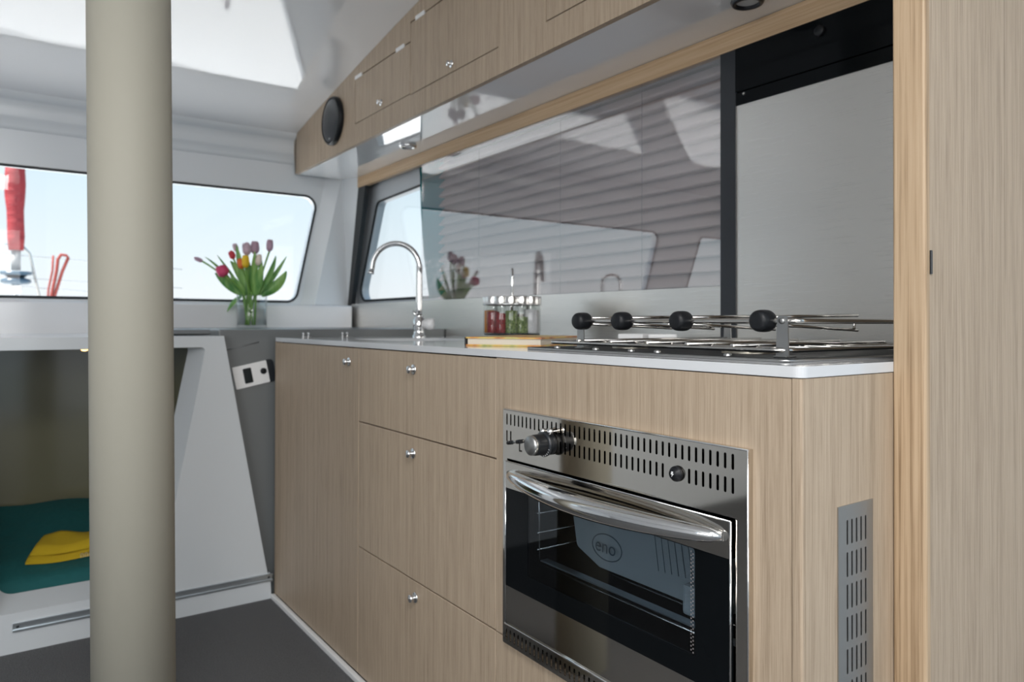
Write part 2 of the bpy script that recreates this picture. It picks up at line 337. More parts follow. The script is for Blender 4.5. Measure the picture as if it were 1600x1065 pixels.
# ================================================================== GALLEY CABINETS
G = 0.0015
def knob_mesh(p, axis=(-1, 0, 0)):
    return MB().lathe([(0.0, 0.0), (0.0125, 0.0), (0.0125, 0.003), (0.0095, 0.0045), (0.0055, 0.005), (0.005, 0.008), (0.0080, 0.010), (0.0098, 0.0135), (0.0080, 0.0175), (0.0, 0.019)], p, axis, 20)
def front(name, parent, y0, y1, z0, z1, knob=None, m='laminate'):
    o = MB().bbox(XG, XG+0.018, y0+G, y1-G, z0+G, z1-G, 0.0009, 1).build(name, m, parent)
    if knob:
        k = knob_mesh((XG, knob[0], knob[1])).build('knob', 'chrome', o); k['label'] = 'small round chrome push-lock knob'
    return o
def carcass(parent, y0, y1, z1=0.885, x1=1.49):
    b = MB(); t = 0.012
    b.box(XG+0.021, x1, y0, y0+t, 0.0, z1); b.box(XG+0.021, x1, y1-t, y1, 0.0, z1); b.box(XG+0.021, x1, y0+t, y1-t, 0.0, t); b.box(x1-t, x1, y0+t, y1-t, t, z1)
    return b
YS, YD = 1.842, 1.1835
sc_ = thing('sink_cabinet', (1.1, 2.2, 0), 'wood veneer sink cabinet with one tall door, far end of the galley', 'cabinet')
b = carcass(sc_, YS+0.002, YF-0.001); b.build('carcass', 'dark_gap', sc_)
MB().box(XG, 1.49, YF-0.010, YF, 0.0, 0.885).build('end_panel', 'laminate', sc_)
front('door', sc_, YS, YF-0.0095, 0.016, 0.8845, (1.9044, 0.8446))
dc = thing('drawer_cabinet', (1.1, 1.5, 0), 'wood veneer drawer unit with three stacked drawers left of the oven', 'cabinet')
carcass(dc, YD+0.001, YS-0.001).build('carcass', 'dark_gap', dc)
front('drawer', dc, YD, YS, 0.688, 0.8845, (1.5251, 0.8436))
front('drawer', dc, YD, YS, 0.355, 0.688, (1.5272, 0.6484))
front('drawer', dc, YD, YS, 0.016, 0.355, (1.5143, 0.3181))
oc = thing('oven_cabinet', (1.1, 0.85, 0), 'wood veneer oven housing at the near end of the galley with steel vent grille', 'cabinet')
b = MB(); t = 0.012
b.box(XG+0.021, 1.49, YD-t-0.001, YD-0.001, 0, 0.885); b.box(XG+0.021, 1.49, YN+0.02, YD-t, 0.30, 0.312); b.box(1.478, 1.49, YN+0.02, YD-t, 0.312, 0.885); b.build('carcass', 'dark_gap', oc)
OY0, OY1, OZ0, OZ1 = 0.5925, 1.1452, 0.3505, 0.7907
MB().slab(rect(YN+0.0145, YD-G, 0.3565, 0.8845), [rect(OY0+0.012, OY1-0.012, 0.362, OZ1-0.012)], YZ, XG, XG+0.018).build('front_panel', 'laminate', oc)
MB().bbox(XG, XG+0.018, YN+0.0145, YD-G, 0.016, 0.3535, 0.0009, 1).build('lower_panel', 'laminate', oc)
# rounded corner strip and end panel with vent opening
MB().slab(rounded([(XG, YN), (XG+0.006, YN), (XG+0.018, YN+0.0135), (XG, YN+0.0135)], [0.0035, 0, 0, 0.0006], 5), [], XY, 0.016, 0.885).build('corner_strip', 'laminate', oc)
VX0, VX1, VZ0, VZ1 = 0.8757, 0.958, 0.16, 0.7195
MB().slab(rect(XG+0.0065, 1.49, 0.0, 0.885), [rect(VX0+0.004, VX1-0.004, VZ0+0.004, VZ1-0.004)], XZ, YN, YN+0.016).build('end_panel', 'laminate', oc)
sl = []
for r_i in range(13):
    z1_ = 0.7005-r_i*0.0413
    for c_i in range(5): x_ = VX0+0.0205+c_i*0.01085; sl.append(slot(x_-0.0017, x_+0.0017, z1_-0.0318, z1_))
vg = MB().slab(rect(VX0, VX1, VZ0, VZ1), sl, XZ, YN-0.0018, YN+0.0005).build('vent_grille', 'satin_steel', oc); vg['label'] = 'brushed steel vent grille with rows of upright slots'
MB().box(VX0-0.01, VX1+0.01, YN+0.012, YN+0.015, VZ0-0.01, VZ1+0.01).build('grille_backing', 'dark_gap', oc)

# worktop, one continuous slab with sink cut-out and hob cut-out
SX0, SX1, SY0, SY1 = 0.93, 1.24, 1.86, 2.22
HX0, HX1, HY0, HY1 = 0.868, 1.36, 0.588, 1.181
out = rounded([(XG-0.001, YN-0.001), (1.498, YN-0.001), (1.498, YF), (XG-0.001, YF)], [0.012, 0, 0, 0.006], 6)
wt = MB().slab(out, [rounded(rect(SX0, SX1, SY0, SY1), 0.05, 6), rect(HX0+0.02, HX1-0.02, HY0+0.02, HY1-0.02)], XY, 0.886, ZT).build('worktop', 'worktop_white')
tag(wt, 'white solid-surface worktop running along the galley', 'worktop')
bv = wt.modifiers.new('edge', 'BEVEL'); bv.width = 0.0018; bv.segments = 2; bv.limit_method = 'ANGLE'
sk = thing('sink', (1.085, 2.04, 0.72), 'stainless steel sink bowl set in the white worktop below the tap', 'sink')
lp = lambda k, z: [(p[0], p[1], z) for p in rounded(rect(SX0+k, SX1-k, SY0+k, SY1-k), 0.05-k*0.5, 6)]
l0, l1, l2 = lp(-0.004, 0.8855), lp(0.004, 0.87), lp(0.03, 0.74); n_ = len(l0)
MB().add(l0+l1+l2, [(i, (i+1) % n_, n_+(i+1) % n_, n_+i) for i in range(n_)]+[(n_+i, n_+(i+1) % n_, 2*n_+(i+1) % n_, 2*n_+i) for i in range(n_)]+[tuple(2*n_+i for i in range(n_))], True).build('bowl', 'sink_steel', sk)
MB().lathe([(0, 0), (0.03, 0), (0.032, 0.003), (0.02, 0.004), (0.0, 0.002)], (1.085, 2.04, 0.7405)).build('drain', 'chrome', sk)

# ================================================================== TAP
FXp, FYp = 1.238, 2.323
fa = thing('kitchen_tap', (FXp, FYp, ZT), 'chrome swan-neck kitchen tap standing by the side window', 'tap')
D = (-r0*0.985+Vector((sin(TH), cos(TH), 0))*0.17).normalized()
c0 = Vector((FXp, FYp, 0)); R_ = 0.088; zc_ = 1.148
pts = [c0+Vector((0, 0, z)) for z in (0.972, 1.0, 1.06, 1.11, zc_)]
pts += [c0+D*(R_-R_*cos(a))+Vector((0, 0, zc_+R_*sin(a)*1.0)) for a in [radians(k) for k in range(10, 181, 10)]]
e_ = pts[-1]; pts += [e_+Vector((0, 0, -0.012))+D*0.004]
MB().tube(pts, [0.0118]*5+[0.0098]*(len(pts)-5), 14).build('spout', 'chrome', fa)
MB().tube([e_+Vector((0, 0, -0.011))+D*0.004, e_+Vector((0, 0, -0.020))+D*0.006], 0.0118, 14).build('aerator', 'chrome', fa)
MB().lathe([(0.024, 0), (0.024, 0.006), (0.019, 0.009), (0.0185, 0.028), (0.0215, 0.034), (0.0215, 0.062), (0.0165, 0.068), (0.0155, 0.078)], (FXp, FYp, ZT), (0, 0, 1), 24).build('body', 'chrome', fa)
kk = c0+Vector((0, 0, 0.948))
hub = MB().lathe([(0.0, 0.012), (0.0165, 0.012), (0.0165, 0.028), (0.019, 0.030), (0.0205, 0.040), (0.019, 0.052), (0.012, 0.056), (0, 0.0565)], kk, -D, 20).build('handle_cap', 'white_plastic', fa); hub['label'] = 'whitish round cap on the side of the tap'
MB().tube([kk-D*0.002+Vector((0, 0, 0.012)), kk+D*0.022+Vector((0, 0, 0.046))-Vector((sin(TH), cos(TH), 0))*0.02], [0.0055, 0.0045], 10).build('lever', 'chrome', fa)

# ================================================================== SPLASHBACK WALL: steel, glass, blind, black strip, hood
sp = tag(MB().box(XW, XW+0.004, YN+0.001, 1.1585, ZT, 1.4895).build('steel_splashback', 'brushed_steel'), 'brushed steel splashback plate behind the hob', 'splashback')
sp2 = tag(MB().box(XW, XW+0.004, 1.206, 3.585, ZT, 1.0462).build('steel_upstand', 'brushed_steel'), 'low brushed steel upstand behind tap and spice jars, below the glass', 'splashback')
tag(MB().bbox(XW-0.004, XW+0.012, 1.1589, 1.2057, ZT, 1.6295, 0.001).build('cover_strip', 'black_satin'), 'upright black strip between steel plate and glass panel', 'strip')
gp = tag(MB().box(XW-0.001, XW+0.004, 1.2062, 2.792, 1.0466, 1.6292).build('glass_panel', 'panel_glass'), 'large reflective glass panel in front of the pleated blind', 'glass panel')
bl = thing('pleated_blind', (1.53, 1.95, 1.05), 'greyish mauve pleated blind drawn behind the glass panel', 'blind')
npl = 15; bz0, bz1 = 1.0475, 1.6285; pit = (bz1-bz0)/npl
for i in range(npl):      # each pleat is one soft fold of the fabric
    def fold(a, q, i=i):
        pr_ = [(1.542, 0.0), (1.524, -0.02), (1.512, 0.02), (1.511, 0.10), (1.515, 0.22), (1.521, 0.42), (1.529, 0.66), (1.537, 0.88), (1.542, 1.0)]
        x, t = pr_[int(round(q*8))]; y = 1.21+a*(2.664-1.21); w_ = 0.0022*sin(a*6.0+(i+t)*0.6)*sin(pi*min(max(i+t, 0), npl)/npl)
        return (x, y, bz0+pit*(i+t)+w_)
    MB().grid(fold, 20, 8).build('pleat', 'blind_fabric', bl)
for y in (1.859, 1.491, 2.35):
    MB().tube([(1.5075, y, 1.048), (1.5075, y, 1.628)], 0.0009, 6).build('cord', 'cord_grey', bl)
MB().bbox(1.515, 1.545, 1.21, 2.664, 1.622, 1.6295, 0.001).build('head_rail', 'cord_grey', bl)
tp = MB().slab([(2.905, 1.66), (2.892, 1.45), (2.865, 1.25), (2.815, 1.06), (2.62, 1.06), (2.62, 1.66)], [], YZ, 1.549, 1.553)
tag(tp.build('teal_side_panel', 'teal_tint'), 'narrow teal strip beside the serrated left edge of the blind', 'side panel')
hd = thing('extractor_hood', (1.49, 0.85, 1.4895), 'black glass extractor hood above the steel splashback', 'hood')
MB().bbox(XW-0.006, XW+0.03, YN+0.001, 1.1585, 1.522, 1.6292, 0.001).build('glass_front', 'black_gloss', hd)
MB().bbox(XW-0.003, XW+0.03, YN+0.001, 1.1585, 1.4896, 1.5205, 0.001).build('lower_lip', 'black_gloss', hd)
MB().lathe([(0, 0), (0.012, 0), (0.012, 0.006), (0.010, 0.008), (0, 0.008)], (XW-0.006, 0.93, 1.600), (-1, 0, 0), 20).build('control_knob', 'black_rubber', hd)  # made-up disc on the glass; the hood has no real knob here
MB().lathe([(0, 0), (0.004, 0), (0.003, 0.003), (0, 0.004)], (XW-0.003, 1.135, 1.514), (-1, 0, 0), 12).build('indicator', 'satin_steel', hd)

# ================================================================== OVERHEAD CABINETS
oh = thing('overhead_cabinet', (1.36, 2.0, ZU), 'long wood veneer overhead cabinet under the sloping ceiling with lift-up doors', 'cabinet')
YE = 3.567
poly = [(YN, ZU), (YE, ZU), *[(YE+0.03-k*(YE+0.03-1.15)/12, ceil_z(YE+0.03-k*(YE+0.03-1.15)/12)-0.0005) for k in range(13)], (YN, ceil_z(0.5)-0.002)]
DA = rect(2.345, 2.834, 1.767, 1.9575); DB = rect(1.7845, 2.345, 1.763, 2.026); DCc = rect(0.80, 1.557, 1.762, 2.06)
DAB = [(1.7845, 1.763), (2.3437, 1.763), (2.3437, 1.767), (2.834, 1.767), (2.834, 1.9575), (2.3437, 1.9575), (2.3437, 2.026), (1.7845, 2.026)]
MB().slab(poly, [DAB, DCc], YZ, XC, XC+0.018).build('face_panel', 'laminate', oh)
MB().slab([(YN, ZU+0.013)]+[(YE-0.02, ZU+0.013), (YE-0.02, 1.86), (1.15, ceil_z(1.15)-0.01), (YN, ceil_z(0.5)-0.01)], [], YZ, XC+0.0182, XC+0.03).build('inner_panel', 'dark_gap', oh)
def odoor(q, knob, hinges, tweak=0.004):
    (a, c), (b2, d2) = q[0], q[2]
    o = MB().bbox(XC+0.0005, XC+0.017, a+tweak*0.5, b2-tweak*0.5, c+tweak, d2-tweak, 0.0008, 1).build('door', 'laminate', oh)
    if knob:
        k = knob_mesh((XC+0.001, *knob), (-1, 0, 0)).build('knob', 'chrome', o)
    for hy in hinges:
        MB().bbox(XC-0.002, XC+0.006, hy-0.033, hy+0.033, d2-0.008, d2+0.007, 0.0015).build('hinge', 'white_plastic', o)
odoor(DA, (2.587, 1.797), (2.80, 2.425)); odoor(DB, (2.057, 1.793), (2.272, 1.87)); odoor(DCc, (1.18, 1.80), (1.45, 0.95))
un = MB().box(XC+0.0183, 1.555, YN, YE, ZU, ZU+0.012).build('underside', 'underside_gelcoat', oh); un['label'] = 'glossy white underside of the overhead cabinet'
MB().slab([(XC, ZU+0.012), (1.555, ZU+0.012), (1.555, 1.86), (XC, 1.86)], [], XZ, YE-0.012, YE).build('end_panel', 'underside_gelcoat', oh)
lt_ = tag(MB().bbox(XW-0.006, XW+0.018, YN, 3.462, ZL, ZU-0.0005, 0.002).build('oak_lintel', 'oak_along'), 'solid oak rail over the blind and splashback', 'rail')
# speaker
spk = thing('loudspeaker', (XC, 3.053, 1.8286), 'round black loudspeaker on the far end of the overhead cabinet', 'loudspeaker')
MB().lathe([(0.0, 0.0), (0.103, 0.0), (0.105, 0.006), (0.104, 0.016), (0.099, 0.0225), (0.094, 0.0235), (0.092, 0.021), (0.0, 0.021)], (XC, 3.053, 1.8286), (-1, 0, 0), 48).build('rim', 'black_rubber', spk)
MB().lathe([(0.0905, 0.0215), (0.085, 0.0235), (0.06, 0.0265), (0.03, 0.028), (0, 0.0285)], (XC, 3.053, 1.8286), (-1, 0, 0), 40).build('grille', 'black_satin', spk)
MB().bbox(XC-0.0255, XC-0.0225, 3.045, 3.061, 1.747, 1.753, 0.001).build('badge', 'satin_steel', spk)
# down lights
for i, (x, y, lab) in enumerate(((1.392, 2.715, 'chrome ringed down light under the cabinet nearest the tap'), (1.389, 1.043, 'dark ringed down light under the cabinet above the hob'))):
    d_ = thing('down_light', (x, y, ZU), lab, 'light', 'down lights under the overhead cabinet')
    MB().lathe([(0.026, 0.001), (0.036, 0.0005), (0.0375, 0.004), (0.034, 0.010), (0.027, 0.011), (0.0255, 0.004)], (x, y, ZU), (0, 0, -1), 32).build('ring', 'chrome' if i == 0 else 'black_satin', d_)
    MB().lathe([(0.0262, 0.003), (0.02, 0.0035), (0, 0.0037)], (x, y, ZU), (0, 0, -1), 24).build('lens', 'lamp_lens', d_)

# ================================================================== HOB
hb = thing('gas_hob', (1.11, 0.885, ZT), 'black gas hob with wire grate, steel fiddle rail and black knobs', 'hob')
MB().slab(rounded(rect(HX0, HX1, HY0, HY1), 0.012, 4), [], XY, ZT+0.0003, ZT+0.0045).build('tray', 'cooktop_black', hb)
MB().tube(offset_path(rounded(rect(HX0+0.001, HX1-0.001, HY0+0.001, HY1-0.001), 0.012, 4), XY, ZT+0.0022), 0.0022, 6, closed=True).build('tray_edge', 'satin_steel', hb)
zg = ZT+0.0145
MB().tube(offset_path(rounded(rect(HX0+0.035, HX1-0.02, HY0+0.03, HY1-0.03), 0.02, 4), XY, zg), 0.0036, 8, closed=True).build('grate_frame', 'wire_steel', hb)
for i in range(6):
    x = HX0+0.035+(i+1)*(HX1-HX0-0.055)/7
    MB().tube([(x, HY0+0.03, zg), (x, HY1-0.03, zg)], 0.003, 8).build('grate_bar', 'wire_steel', hb)
for i in range(5):
    y = HY0+0.03+(i+1)*(HY1-HY0-0.06)/6
    MB().tube([(HX0+0.035, y, zg+0.0045), (HX1-0.02, y, zg+0.0045)], 0.003, 8).build('grate_bar', 'wire_steel', hb)
for x, y, r in ((1.0, 0.75, 0.042), (1.0, 1.02, 0.034), (1.23, 0.75, 0.034), (1.23, 1.02, 0.042)):
    MB().lathe([(r, 0), (r, 0.004), (r*0.8, 0.0055), (r*0.8, 0.0068), (0.0, 0.0072)], (x, y, ZT+0.0045), (0, 0, 1), 24).build('burner', 'burner_metal', hb)
for x, y in ((0.885, 1.10), (0.885, 0.99), (0.885, 0.90), (0.885, 0.84), (0.885, 0.70)):
    MB().lathe([(0.006, 0), (0.006, 0.003), (0.003, 0.0045), (0, 0.005)], (x, y, ZT+0.0045), (0, 0, 1), 12).build('screw', 'satin_steel', hb)
zr = 0.956
RX0, RX1, RY0, RY1 = 0.915, 1.335, 0.604, 1.090
MB().tube(offset_path(rounded(rect(RX0, RX1, RY0, RY1), 0.012, 4), XY, zr), 0.0042, 10, closed=True).build('fiddle_rail', 'wire_steel', hb)
for x, y, sx_, sy_ in ((RX0, 0.6245, -1, 0), (RX0, 1.060, -1, 0), (RX1, 0.64, 1, 0), (RX1, 1.060, 1, 0)):
    b = MB(); b.slab(rounded([(y-0.0105, ZT+0.0045), (y+0.0105, ZT+0.0045), (y+0.0085, zr+0.002), (y+0.0085, zr+0.0075), (y-0.0085, zr+0.0075), (y-0.0085, zr+0.002)], [0, 0, 0, 0.005, 0.005, 0], 4), [], YZ, x+sx_*0.0042, x+sx_*0.0062)
    b.bbox(x-0.012, x+0.012, y-0.0105, y+0.0105, ZT+0.0046, ZT+0.0066, 0.0008)
    b.lathe([(0.0, 0.0), (0.0045, 0.0), (0.0045, 0.002), (0.002, 0.003), (0, 0.003)], (x+sx_*0.0062, y, zr), (sx_, 0, 0), 12)
    b.build('bracket', 'satin_steel', hb)
for y in (1.056, 0.948, 0.811, 0.6565):
    o = MB().lathe([(0.0, -0.0185), (0.0095, -0.0185), (0.0125, -0.0172), (0.0152, -0.0135), (0.0160, -0.009), (0.0164, 0.002), (0.0160, 0.008), (0.0145, 0.0115), (0.0115, 0.0140), (0.0, 0.0145)], (RX0-0.004, y, zr), (0.80, 0.0, 0.0), 28).build('clamp_knob', 'black_rubber', hb)
    MB().lathe([(0.006, 0.015), (0.0075, 0.017), (0.0075, 0.021), (0.005, 0.022), (0.005, 0.034), (0.0, 0.034)], (RX0-0.004, y, zr), (1, 0, 0), 14).build('collar', 'chrome', o)
    for s in (-1, 1):
        MB().tube([(RX0+0.014, y, zr+0.0055*s), (RX0+0.10, y-0.003, zr+(0.0075 if s > 0 else -0.0085)), (RX0+0.235, y-0.006, zr+(0.0095 if s > 0 else -0.0145))], 0.0026, 8).build('clamp_rod', 'wire_steel', o)
    MB().tube([(RX0+0.225, y-0.006, zr), (RX0+0.225, y-0.006, zr-0.0135)], 0.0022, 8).build('clamp_hook', 'wire_steel', o)

# ================================================================== THINGS ON THE WORKTOP
# book
bo = Vector((0.975, 1.268, ZT+0.0003)); ba = Vector((-0.52, 0.854, 0)).normalized(); bb = Vector((0.854, 0.52, 0)).normalized()
bkf = lambda u, v, t: bo+ba*u+bb*v+Vector((0, 0, t))
bk = thing('cookbook', tuple(bo), 'hardback book with orange cover lying flat in front of the spice jars', 'book')
MB().slab(rect(0, 0.185, 0, 0.30), [], bkf, 0.0, 0.0034).build('back_cover', 'book_cover', bk)
MB().slab(rect(0, 0.185, 0, 0.30), [], bkf, 0.0168, 0.020).build('front_cover', 'book_cover', bk)
MB().slab(rect(0.003, 0.181, 0.004, 0.296), [], bkf, 0.0034, 0.0168).build('pages', 'page_edges', bk)
MB().slab(rect(0.183, 0.187, 0, 0.30), [], bkf, 0.0, 0.020).build('spine', 'book_spine', bk)
# spice carousel
SCx, SCy = 1.295, 1.83
sr = thing('spice_rack', (SCx, SCy, ZT), 'round wire spice carousel with steel loop handle behind the book', 'rack')
MB().lathe([(0.0, 0.0), (0.055, 0.0), (0.055, 0.006), (0.04, 0.010), (0.04, 0.014), (0.084, 0.015), (0.086, 0.0175), (0.084, 0.0195), (0, 0.0195)], (SCx, SCy, ZT), (0, 0, 1), 40).build('turntable', 'black_satin', sr)
MB().tube([(SCx+0.086*cos(a), SCy+0.086*sin(a), 1.008) for a in [2*pi*k/40 for k in range(40)]], 0.0028, 8, closed=True).build('ring', 'chrome', sr)
Fd = Vector((sin(TH), cos(TH), 0)); hw = 0.031
hp = [Vector((SCx, SCy, 0.92))-Fd*hw, Vector((SCx, SCy, 1.085))-Fd*hw]+[Vector((SCx, SCy, 1.085))+Fd*(-hw*cos(a))+Vector((0, 0, hw*sin(a))) for a in [radians(k) for k in range(15, 180, 15)]]+[Vector((SCx, SCy, 1.085))+Fd*hw, Vector((SCx, SCy, 0.92))+Fd*hw]
MB().tube(hp, 0.0042, 10).build('handle', 'chrome', sr)
jars = ['orange', 'red', 'red', 'green', 'green', 'white', 'white', 'brown', 'brown', 'orange']
desc = {0: 'spice jar of orange powder at the left of the carousel', 1: 'spice jar of dark red peppers next to the orange powder jar', 2: 'spice jar of deep red flakes left of the green herbs',
        3: 'spice jar of dark green herbs in front of the carousel', 4: 'spice jar of light green herbs beside the dark green one', 5: 'spice jar of white salt nearest on the carousel', 6: 'spice jar of grey-white salt at the right of the carousel',
        7: 'spice jar of brown seeds at the far right of the carousel', 8: 'spice jar of brown seeds at the back of the carousel', 9: 'spice jar of orange powder at the back of the carousel'}
# angle measured from the direction to the viewer, left negative
angs = [-92, -58, -28, -2, 26, 52, 78, 106, 150, -145]
for i, a in enumerate(angs):
    a = radians(a); p = Vector((SCx, SCy, 0.9197))+(-Fd*cos(a)+r0*sin(a))*0.066; rj = 0.0222 if i not in (5,) else 0.025
    if i == 5: p += (-Fd*cos(a)+r0*sin(a))*0.004
    j = thing('spice_jar', tuple(p), desc[i], 'jar', 'spice jars on the carousel')
    MB().lathe([(0, 0), (rj*0.95, 0), (rj, 0.004), (rj, 0.074), (rj*0.9, 0.082), (rj*0.86, 0.088)], p, (0, 0, 1), 20).build('glass', 'jar_glass', j)
    fill = (0.07, 0.066, 0.06, 0.068, 0.05, 0.072, 0.066, 0.07, 0.06, 0.06)[i]
    MB().lathe([(0, 0.002), (rj*0.80, 0.002), (rj*0.84, 0.005), (rj*0.84, fill), (0, fill+0.002)], p, (0, 0, 1), 18).build('spice', 'spice_'+jars[i], j)
    MB().lathe([(rj*0.86, 0.086), (rj*1.06, 0.086), (rj*1.08, 0.088), (rj*1.08, 0.1095), (rj*1.05, 0.1115), (rj*0.9, 0.1120), (0, 0.1120)], p, (0, 0, 1), 20).build('lid', 'lid_steel', j)
# white blocks beside the hob
for i, (x, y, rz, lab) in enumerate(((1.385, 1.395, 0.35, 'white rounded block behind the hob, nearer the tap'), (1.412, 1.322, 0.75, 'white faceted block behind the hob, nearer the black strip'))):
    b = MB().bbox(-0.03, 0.03, -0.036, 0.036, 0, 0.024, 0.004); ca, sa = cos(rz), sin(rz)
    b.v = [(x+v[0]*ca-v[1]*sa, y+v[0]*sa+v[1]*ca, ZT+0.0003+v[2]) for v in b.v]
    tag(b.build('sponge_block', 'white_plastic'), lab, 'sponge', 'white blocks behind the hob')
# two small chrome clips on the far end of the worktop
for x, lab in ((0.90, 'tiny chrome clip on the far worktop edge, nearer the corner'), (1.045, 'tiny chrome clip on the far worktop edge, nearer the tap')):
    c = thing('worktop_clip', (x, 2.53, ZT), lab, 'clip', 'chrome clips at the far worktop edge')
    MB().bbox(x-0.014, x+0.014, 2.522, 2.538, ZT+0.0002, ZT+0.003, 0.0008).build('plate', 'chrome', c)
    for s in (-1, 1): MB().lathe([(0.003, 0.003), (0.003, 0.011), (0.0045, 0.012), (0.0045, 0.016), (0, 0.017)], (x+s*0.009, 2.53, ZT), (0, 0, 1), 12).build('peg', 'chrome', c)

# ================================================================== OVEN
ov = thing('oven', (0.95, 0.868, OZ0), 'built-in stainless steel marine oven with black glass door', 'oven')
slots = []; ys = [1.1324-(1.1324-0.6165)*i/42 for i in range(43)]
for i, y in enumerate(ys):
    slots.append(slot(y-0.0021, y+0.0021, 0.7612, 0.7822))
    if i < 2 or 13 <= i <= 32 or i >= 36: slots.append(slot(y-0.0021, y+0.0021, 0.7298, 0.7508))
for i, y in enumerate(ys):
    slots.append(slot(y-0.0021, y+0.0021, 0.3580, 0.3795))
DY0, DY1, DZ0, DZ1 = 0.616, 1.1285, 0.394, 0.6945
fr_ = MB().slab(rounded(rect(OY0, OY1, OZ0, OZ1), 0.003, 3), slots+[rect(DY0-0.004, DY1+0.003, DZ0-0.003, DZ1+0.004)], YZ, XG-0.010, XG-0.0085).build('front_frame', 'polished_steel', ov)
MB().slab(rect(OY0, OY1, OZ0, OZ1), [rect(OY0+0.0015, OY1-0.0015, OZ0+0.0015, OZ1-0.0015)], YZ, XG-0.0085, XG-0.0002).build('frame_edge', 'polished_steel', ov)
MB().tube([(XG-0.0092, OY1-0.001, OZ1-0.001), (XG-0.0092, OY0+0.001, OZ1-0.001), (XG-0.0092, OY0+0.001, OZ0)], 0.0018, 6).build('frame_bead', 'chrome', ov)
# cavity behind, open at the front
CX = 1.17; b = MB()
b.box(CX, CX+0.004, 0.610, 1.133, 0.368, 0.78)
b.box(XG-0.004, CX, 0.606, 0.610, 0.368, 0.78); b.box(XG-0.004, CX, 1.133, 1.137, 0.368, 0.78); b.box(XG-0.004, CX, 0.610, 1.133, 0.368, 0.372); b.box(XG-0.004, CX, 0.610, 1.133, 0.776, 0.78)
b.box(XG-0.004, CX, 0.610, 1.133, 0.700, 0.704); b.box(XG-0.004, CX, 0.610, 1.133, 0.384, 0.388)
b.build('cavity', 'black_enamel', ov)
# door
dz_g0, dz_g1 = 0.463, 0.6455
dr = MB().slab(rect(DY0, DY1, dz_g1, DZ1), [], YZ, XG-0.016, XG-0.002).build('door_top', 'polished_steel', ov)
MB().slab(rect(DY0, DY1, DZ0, dz_g0), [], YZ, XG-0.015, XG-0.002).build('door_bottom', 'polished_steel', ov)
GY0, GY1, GZ0, GZ1 = 0.676, 1.0605, 0.4975, 0.6440
MB().slab(rect(DY0, DY1, dz_g0, dz_g1), [rounded(rect(GY0, GY1, GZ0, GZ1), 0.004, 3)], YZ, XG-0.0148, XG-0.010).build('door_glass_border', 'black_gloss', ov)
MB().slab(rect(GY0, GY1, GZ0, GZ1), [], YZ, XG-0.0144, XG-0.0125).build('door_window', 'oven_glass', ov)
MB().tube([(XG-0.015, DY1+0.0012, DZ0), (XG-0.015, DY1+0.0012, DZ1)], 0.0016, 6).build('door_edge', 'chrome', ov)
MB().tube([(XG-0.0165, DY1, DZ0-0.001), (XG-0.0165, DY0, DZ0-0.001)], 0.0022, 8).build('door_bottom_bead', 'chrome', ov)
MB().tube([(XG-0.0155, DY1, DZ1), (XG-0.0155, DY0, DZ1)], 0.0014, 6).build('door_top_bead', 'chrome', ov)
MB().tube([(XG-0.0155, DY0, DZ0), (XG-0.0155, DY0, DZ1)], 0.0014, 6).build('door_edge', 'chrome', ov)
# printed dot strip beside the window
b = MB()
for i in range(26):
    for k in range(2):
        y = GY0+0.003+k*0.0035; z = GZ0+0.004+i*0.0054+k*0.0027; b.box(XG-0.0150, XG-0.0147, y-0.0008, y+0.0008, z-0.001, z+0.001)
d_ = b.build('dot_print', 'cord_grey', ov); d_['kind'] = 'stuff'
# bowed handle
hpts, hr = [], []
for i in range(33):
    t = i/32; y = 1.113-t*(1.113-0.627); s = sin(pi*t)
    hpts.append((XG-0.017-0.040*s**0.75, y, 0.673-0.004*s)); hr.append(0.0068+0.0102*s**0.55)
h_ = MB().tube(hpts, hr, 18).build('handle', 'chrome', ov); h_['label'] = 'long bowed chrome handle bar'
# control knob: base, marked dial, black knob, chrome cap
KY, KZ = 1.0000, 0.7440; K = (XG-0.010, KY, KZ)
kb = MB().lathe([(0, 0), (0.0185, 0), (0.0195, 0.002), (0.0185, 0.012), (0.016, 0.0135), (0.0, 0.0135)], K, (-1, 0, 0), 28).build('control_knob', 'black_rubber', ov)
MB().lathe([(0, 0.0135), (0.0215, 0.0135), (0.0218, 0.017), (0.019, 0.0185), (0, 0.0185)], K, (-1, 0, 0), 32).build('dial', 'black_satin', kb)
MB().lathe([(0.018, 0.0185), (0.0178, 0.036), (0.0165, 0.039), (0.0, 0.039)], K, (-1, 0, 0), 28).build('grip', 'black_rubber', kb)
MB().lathe([(0.0167, 0.039), (0.0172, 0.0395), (0.0168, 0.0445), (0.0145, 0.0465), (0, 0.047)], K, (-1, 0, 0), 28).build('cap', 'satin_steel', kb)
b = MB()
for i in range(12):
    a = radians(200+i*14); y = KY+0.0200*cos(a); z = KZ+0.0200*sin(a); b.tube([(XG-0.010-0.0187, KY+0.0188*cos(a), KZ+0.0188*sin(a)), (XG-0.010-0.0187, KY+0.0213*cos(a), KZ+0.0213*sin(a))], 0.0004, 4)
b.build('dial_mark', 'white_plastic', kb)
for yy, zz_ in ((KY+0.006, KZ+0.021), (KY-0.014, KZ+0.023)):
    MB().lathe([(0, 0), (0.004, 0), (0.004, 0.010), (0.0058, 0.011), (0.0058, 0.016), (0.0, 0.018)], (XG-0.010, yy, zz_), (-1, 0, 0), 14).build('thumb_screw', 'chrome', ov)
lv = MB().tube([(XG-0.022, 1.098, 0.7335), (XG-0.022, 1.083, 0.7365)], 0.0021, 8).build('latch_lever', 'satin_steel', ov)
MB().tube([(XG-0.022, 1.112, 0.7308), (XG-0.022, 1.098, 0.7335)], 0.0038, 10).build('latch_grip', 'black_rubber', lv)
